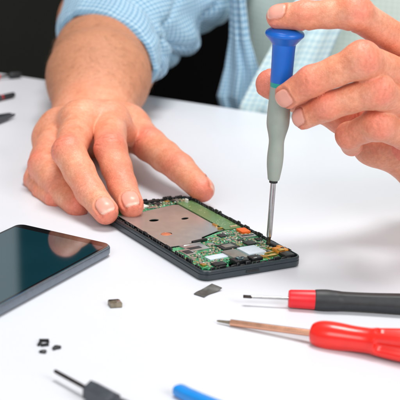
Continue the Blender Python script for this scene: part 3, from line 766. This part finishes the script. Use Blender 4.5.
# ---- hand with the screwdriver
RI = chain([(279, 17.5), (305, 15.5), (356, 13), (428, 62)], -93, [18, 32, 52])
RM = chain([(288, 95), (313, 80), (362, 60.5), (432, 88)], -105, [19, 31, 48])
RR = chain([(304, 117), (328, 106), (376, 91), (434, 116)], -100, [19, 29, 46])
RP = chain([(349, 143), (352, 134), (379, 123), (430, 142)], -84, [-15, -20, 40])
def fix(c_, Ys):                            # explicit depths where the view runs along the bone
    return [at(x, y, Y) for (x, y), Y in zip(c_, Ys)]
RI = fix([(279, 17.0), (305, 15.5), (355, 13), (430, 62)], [-93, -97, -102, -66])
RM = fix([(288, 95.5), (312, 81), (362, 60.5), (432, 88)], [-106, -112, -116, -72])
RR = fix([(304.5, 117), (328, 106), (376, 91), (434, 118)], [-101, -109, -113, -70])
RP = fix([(352, 145), (349.5, 135.5), (378, 124), (430, 144)], [-80, -92, -104, -64])
RTh = fix([(270.5, 84), (301, 97), (345, 116), (410, 140)], [-78, -68, -58, -28])
W2 = at(505, 150, 0); W2b = at(505, 185, -8)
rh = dict(kf=.6, waist=.90, fingers=[
    dict(J=RI, R=[6.4, 7.3, 8.3, 10.4], nail=(-.05, -.75, .8), n0=-5.0, n1=5.2, dorsal=(-.1, -.45, .9), balls=[(knuckle(RI, 2, 0, .5), 7.8, 5)], k=8),
    dict(J=RM, R=[6.6, 7.7, 8.8, 10.6], nail=(-.35, -1, -.05), n0=-4.6, n1=5.4, balls=[(knuckle(RM, 2, 0, .5), 8.2, 5)], k=8),
    dict(J=RR, R=[6.3, 7.4, 8.5, 10.4], nail=(-.9, -.8, .1), n0=-4.2, n1=5.4, balls=[(knuckle(RR, 2, 0, .5), 7.9, 5)], k=8),
    dict(J=RP, R=[6.0, 7.0, 8.0, 9.8], balls=[(knuckle(RP, 2, 0, .5), 7.5, 5)], k=8),
    dict(J=RTh, R=[7.8, 8.8, 10.5, 13.5], k=9, nail=(-.6, .8, .2))],
    palm=[])
mc = [RI[3], RM[3], RR[3], RP[3]]; wr = [W2, W2*.66+W2b*.34, W2*.34+W2b*.66, W2b]
for k in range(4): rh['palm'].append((mc[k], wr[k], 11.2-.3*k, 16, 12))
rh['palm'] += [(RTh[3], W2, 14, 17, 12), (RTh[3]*.6+RTh[2]*.4, RI[3]*.5+W2*.5, 9, 11, 12),
               (at(374, 144, -52), at(428, 170, -34), 9.5, 13.0, 8), (at(428, 170, -34), W2b, 13, 17, 12), (at(374, 144, -52), at(420, 120, -45), 9, 11, 12),
               (W2, at(640, 140, 60), 20, 30, 14), (W2b, at(640, 180, 60), 19, 30, 14)]
allp = np.array([p for f in rh['fingers'] for p in f['J']]+[W2])
lo = allp.min(0)-24; hi = allp.max(0)+24; hi[0] = W2[0]+60
V2, Q2 = build_hand(rh, lo, hi, 0.72)
V2 = relax(V2, Q2, 2, .4)
V2, r2, n2_, t2_, k2 = detail(V2, Q2, rh)
tan2 = np.zeros(len(V2))

# ---- arms and trunk under the clothes (coarse)
SHL = np.array([30, 360, 330.]); SHR = np.array([345, 370, 330.]); ELR = at(760, 175, 190)
EL2 = EL+np.array([-14, 0, 0]); RF1 = at(640, 140, 60); RF2 = at(640, 180, 60)
body = dict(fingers=[], palm=[
    (FCa, EL, 29, 33, 14), (FCb, EL2, 29, 33, 14), (EL, SHL, 33, 46, 20), (W2, RF1, 20, 30, 14), (W2b, RF2, 19, 30, 14), (RF1*.5+RF2*.5, ELR, 32, 36, 14), (ELR, SHR, 38, 46, 20),
    (SHL, SHR, 55, 55, 30), (np.array([110, 385, 250]), np.array([120, 385, -140]), 82, 80, 40), (np.array([270, 385, 250]), np.array([260, 385, -140]), 82, 80, 40),
    (np.array([190, 390, 300]), np.array([190, 385, 440]), 60, 52, 30)])
pts = np.concatenate([[a, b] for a, b, *_ in body['palm']]).reshape(-1, 3)
V3, Q3 = build_hand(body, pts.min(0)-95, pts.max(0)+60, 4.0)
LYC = V1[:, 1].max(); RXC = V2[:, 0].max()
gone = ((V3[:, 1] < LYC+4) & (V3[:, 0] < EL[0]+90) & (V3[:, 1] < 300)) | ((V3[:, 0] < RXC+4) & (V3[:, 1] < 130))
Q3 = Q3[~gone[Q3].any(1)]
V = np.concatenate([V1, V2, V3]); Q = np.concatenate([Q1, Q2+len(V1), Q3+len(V1)+len(V2)])
z3 = np.zeros(len(V3))
me = bpy.data.meshes.new('body'); me.from_pydata((V*S).tolist(), [], Q.tolist()); me.update()
for nm, arr in (('crease', np.concatenate([k1, k2, z3])), ('red', np.concatenate([r1, r2, z3])), ('nail', np.concatenate([n1_, n2_, z3])), ('nailtip', np.concatenate([t1_, t2_, z3])), ('tan', np.concatenate([tan1, tan2, z3+.7]))):
    a = me.attributes.new(nm, 'FLOAT', 'POINT'); a.data.foreach_set('value', arr.astype(np.float32))
bmb = bmesh.new(); bmb.from_mesh(me)
bmesh.ops.delete(bmb, geom=[v for v in bmb.verts if not v.link_faces], context='VERTS')
left = [e for e in bmb.edges if e.is_boundary and e.verts[0].co.x < .05 and e.verts[0].co.y > (LYC-15)*S]
right = [e for e in bmb.edges if e.is_boundary and e.verts[0].co.x > (RXC-15)*S and e.verts[0].co.y < .15]
for es in (left, right):
    try: bmesh.ops.bridge_loops(bmb, edges=es)
    except Exception as ex_: print('bridge', ex_, len(es))
bmesh.ops.recalc_face_normals(bmb, faces=bmb.faces[:])
bmb.to_mesh(me); bmb.free()
me.materials.append(MT['skin'])
for p_ in me.polygons: p_.use_smooth = True
bo = bpy.data.objects.new('body', me); col.objects.link(bo); keep(bo)

hb = bmesh.new(); NF = vnormals(V1, Q1); cand = np.where((tan1 > .5) & (NF[:, 2] > -.2))[0]
for vi in rng.choice(cand, 650):
    p0 = V1[vi]; nn = NF[vi]; dirv = unit(-dw*.5+np.array([.8, 0, -.2])*np.sign(nn[0]+.2)*.7+rng.normal(0, .25, 3)); dirv = unit(dirv-nn*(dirv@nn)); lnh = rng.uniform(4, 9); prev = None
    for k in range(4):
        t = k/3; c_ = p0+dirv*lnh*t+nn*(1.6*math.sin(t*2.2)-.1); r_ = .06*(1-.75*t)
        ax2 = np.cross(dirv, nn); ring_ = [hb.verts.new((c_+r_*(nn*math.cos(q_)+ax2*math.sin(q_)))*S) for q_ in (0, 2.09, 4.19)]
        if prev:
            for q_ in range(3): hb.faces.new((prev[q_], prev[(q_+1) % 3], ring_[(q_+1) % 3], ring_[q_]))
        prev = ring_
MT['hair'] = plain('brown_hair', (.16, .075, .035), .5, 0, .3, 100, 0)
ho = obj('arm_hair', hb, 'hair'); keep(ho); ho.parent = bo; ho.matrix_parent_inverse = bo.matrix_world.inverted() if False else Matrix.Identity(4)

# ---- clothes
def tube_cloth(name, rings, mat, seg=96, sub=8, folds=None, thick=1.2, vscale=1.0, lip=0):
    """rings: (centre, right half-axis, up half-axis); smooth loft with folds, UV in metres of cloth"""
    rings = [tuple(np.array(v, float) for v in r_) for r_ in rings]
    fine = []
    P = [rings[0]]+rings+[rings[-1]]
    for i in range(1, len(P)-2):
        for k in range(sub):
            t = k/sub
            fine.append(tuple(.5*(2*P[i][j]+(P[i+1][j]-P[i-1][j])*t+(2*P[i-1][j]-5*P[i][j]+4*P[i+1][j]-P[i+2][j])*t*t+(3*P[i][j]-P[i-1][j]-3*P[i+1][j]+P[i+2][j])*t**3) for j in range(3)))
    fine.append(rings[-1])
    bm = bmesh.new(); uvl = bm.loops.layers.uv.new('UVMap'); rows = []; vacc = 0; prevc = None; UVs = {}
    for i, (c_, a_, b_) in enumerate(fine):
        if prevc is not None: vacc += float(np.linalg.norm(c_-prevc))
        prevc = c_; row = []
        circ = 2*math.pi*(np.linalg.norm(a_)+np.linalg.norm(b_))/2
        for k in range(seg+1):
            th = 2*math.pi*k/seg; s_ = 1+(folds(i/(len(fine)-1), th) if folds else 0)
            p_ = c_+s_*(a_*math.cos(th)+b_*math.sin(th))
            v = bm.verts.new(p_*S) if k < seg else row[0]
            row.append(v); UVs[(i, k)] = (circ*k/seg*S, vacc*S*vscale)
        rows.append(row)
    for i in range(len(rows)-1):
        for k in range(seg):
            f = bm.faces.new((rows[i][k], rows[i][k+1], rows[i+1][k+1], rows[i+1][k]))
            for lp, key in zip(f.loops, ((i, k), (i, k+1), (i+1, k+1), (i+1, k))): lp[uvl].uv = UVs[key]
    bmesh.ops.recalc_face_normals(bm, faces=bm.faces[:])
    o = obj(name, bm, mat, None)
    sm = o.modifiers.new('thickness', 'SOLIDIFY'); sm.thickness = thick*S; sm.offset = 0
    return keep(o)
def pr3(px_l, px_r, Y, depth, tilt=(0, 0, 0), dY=0):
    l_ = at(*px_l, Y+dY); r_ = at(*px_r, Y-dY); c_ = (l_+r_)/2; a_ = (r_-l_)/2
    ax = unit(EL-WR); b_ = np.cross(ax, unit(a_)); b_ = unit(np.cross(unit(a_), np.cross(unit(b_) if b_[2] > 0 else -unit(b_), unit(a_)))); 
    if b_[2] < 0: b_ = -b_
    return c_, a_, b_*depth+np.array(tilt)
def fold_sleeve(t, th):
    f = .05*math.sin(3*th+9*t)+.06*math.sin(17*t+2*th+1.5*math.sin(3*th))*(.4+.6*t)+.03*math.sin(41*t+5*th+2*math.sin(2*th))+.24*(abs(math.sin(15*t+1.2*math.sin(th)+.6))-.62)*max(0, math.cos(th+.35))**1.5*min(1, max(0, t-.06)*9)+.02*math.sin(7*th-12*t)
    f -= .10*(1-abs(math.sin(7.5*t+1.6*th+.8*math.sin(2*th))))**5 + .08*(1-abs(math.sin(11*t-1.3*th+.9*math.sin(3*th+1))))**5 - .05
    return f*min(1, .08+t*3.2)
rings = [pr3((64, 32), (150, 66), 206, 24.5, dY=22), pr3((63, 23), (152, 59), 216, 26, dY=22), pr3((65, 11), (162, 53), 236, 31, dY=20), pr3((75, -8), (179, 46), 262, 35, dY=14),
         pr3((100, -40), (204, 32), 290, 40, dY=10), pr3((135, -80), (225, 12), 315, 44), pr3((165, -130), (240, -36), 340, 50), pr3((180, -200), (254, -115), 350, 60)]
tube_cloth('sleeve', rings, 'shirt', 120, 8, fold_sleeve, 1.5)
# turned-up cuff
def fold_cuff(t, th): return .015*math.sin(5*th+3)+.012*math.sin(11*th+1+3*t)+.008*math.sin(19*th+8*t)+.03*math.sin(math.pi*t)
cuff = [pr3((62, 34), (152, 70), 203, 24, dY=22), pr3((60.5, 31), (154.5, 70), 205, 26.5, dY=22), pr3((60, 24), (157, 65), 213, 29, dY=22), pr3((61, 18), (158, 58), 222, 30.5, dY=21), pr3((64, 15), (158, 54), 227, 29, dY=20)]
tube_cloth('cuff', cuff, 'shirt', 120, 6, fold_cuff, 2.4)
# right sleeve, beyond the frame
t_ = unit(SHR-ELR); a_ = unit(np.cross(t_, [0, 0, 1])); b_ = np.cross(a_, t_)
rr_ = [(ELR+t_*s_, a_*w_, b_*w_) for s_, w_ in ((-20, 46), (30, 50), (90, 55), (150, 62), (210, 70))]
tube_cloth('sleeve', rr_, 'shirt', 64, 6, fold_sleeve, 1.5)
# trunk of the shirt
def fold_trunk(t, th): return .022*math.sin(5*th+4*t)+.026*math.sin(9*t+2*th)+.02*math.sin(13*th-9*t)+.012*math.sin(23*th+17*t)
tr = [(np.array([185, 375, z_]), np.array([w_, 0, 0]), np.array([0, -d_, 0])) for z_, w_, d_ in ((-160, 165, 118), (-40, 165, 120), (40, 163, 121), (120, 162, 122), (200, 166, 122), (280, 176, 116), (340, 170, 95), (385, 95, 72))]
tube_cloth('shirt', tr, 'tee', 140, 8, fold_trunk, 1.5)
# loose panels of the open shirt front: sheets of cloth with their own folds
def sheet(name, outline_l, outline_r, mat, bulge=10, nu=26, sub=10, fr_=5, amp=2.0):
    """two edges (lists of mm points, bottom to top) joined by bulging rows"""
    def samp(Lp, t):
        x = t*(len(Lp)-1); i = min(int(x), len(Lp)-2); f = x-i; return np.array(Lp[i])*(1-f)+np.array(Lp[i+1])*f
    n_ = (len(outline_l)-1)*sub; bm = bmesh.new(); uvl = bm.loops.layers.uv.new('UVMap'); G = []; W_ = float(np.linalg.norm(np.array(outline_r[0])-np.array(outline_l[0]))); Hh = float(np.linalg.norm(np.array(outline_l[-1])-np.array(outline_l[0])))
    for i in range(n_+1):
        t = i/n_; a_, b_ = samp(outline_l, t), samp(outline_r, t); row = []
        for j in range(nu+1):
            s_ = j/nu; p_ = a_*(1-s_)+b_*s_; off = bulge*math.sin(math.pi*s_)+amp*math.sin(fr_*s_*3+4*t)*math.sin(math.pi*min(1, s_+.1))
            row.append(bm.verts.new((p_+np.array([0, -off, 0]))*S))
        G.append(row)
    for i in range(n_):
        for j in range(nu):
            f = bm.faces.new((G[i][j], G[i][j+1], G[i+1][j+1], G[i+1][j]))
            for lp, (ii, jj) in zip(f.loops, ((i, j), (i, j+1), (i+1, j+1), (i+1, j))): lp[uvl].uv = (jj/nu*W_*S, ii/n_*Hh*S)
    o = obj(name, bm, mat, None); sm = o.modifiers.new('thickness', 'SOLIDIFY'); sm.thickness = 1.6*S; sm.offset = 0
    return keep(o)
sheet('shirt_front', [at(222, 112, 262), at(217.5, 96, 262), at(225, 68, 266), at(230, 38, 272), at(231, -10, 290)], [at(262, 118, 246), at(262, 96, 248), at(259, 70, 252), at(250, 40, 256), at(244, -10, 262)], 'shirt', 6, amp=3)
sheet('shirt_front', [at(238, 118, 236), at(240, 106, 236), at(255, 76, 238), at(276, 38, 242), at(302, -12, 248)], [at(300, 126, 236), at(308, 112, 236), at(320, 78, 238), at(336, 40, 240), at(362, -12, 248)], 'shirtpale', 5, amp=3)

# ------------------------------------------------------------------ light
w = bpy.data.worlds.new('World'); sc.world = w; w.use_nodes = True
bg = w.node_tree.nodes['Background']; bg.inputs[0].default_value = (.95, .97, 1, 1); bg.inputs[1].default_value = .32
def area(name, loc, target, sx, sy, watts, c=(1, 1, 1)):
    ld = bpy.data.lights.new(name, 'AREA'); ld.shape = 'RECTANGLE'; ld.size = sx; ld.size_y = sy; ld.energy = watts; ld.color = c
    o = bpy.data.objects.new(name, ld); col.objects.link(o); o.location = Vector(loc)
    o.rotation_euler = (Vector(target)-Vector(loc)).to_track_quat('-Z', 'Y').to_euler(); return o
area('overhead_softbox', (.02, .07, 1.25), (0, -.02, 0), .46, .46, 12.5, (1, .985, .96))
area('front_softbox', (-.5, -1.6, 1.05), (0, .05, .05), 1.0, .7, 12, (1, .98, .96))
area('screen_gradient_light', (-.46, 1.15, .53), (-.1, -.1, .05), .42, .28, .15, (.93, .97, 1))  # unseen lamp, added so the loose screen mirrors a pale gradient
area('side_softbox', (.9, -1.0, .8), (0.05, 0, .08), .6, .6, 9.5, (1, .98, .96))

# ------------------------------------------------------------------ render settings
sc.view_settings.view_transform = 'Standard'; sc.view_settings.look = 'None'; sc.view_settings.gamma = 1; sc.view_settings.exposure = 0.10
sc.cycles.use_denoising = True
sc.cycles.max_bounces = 8
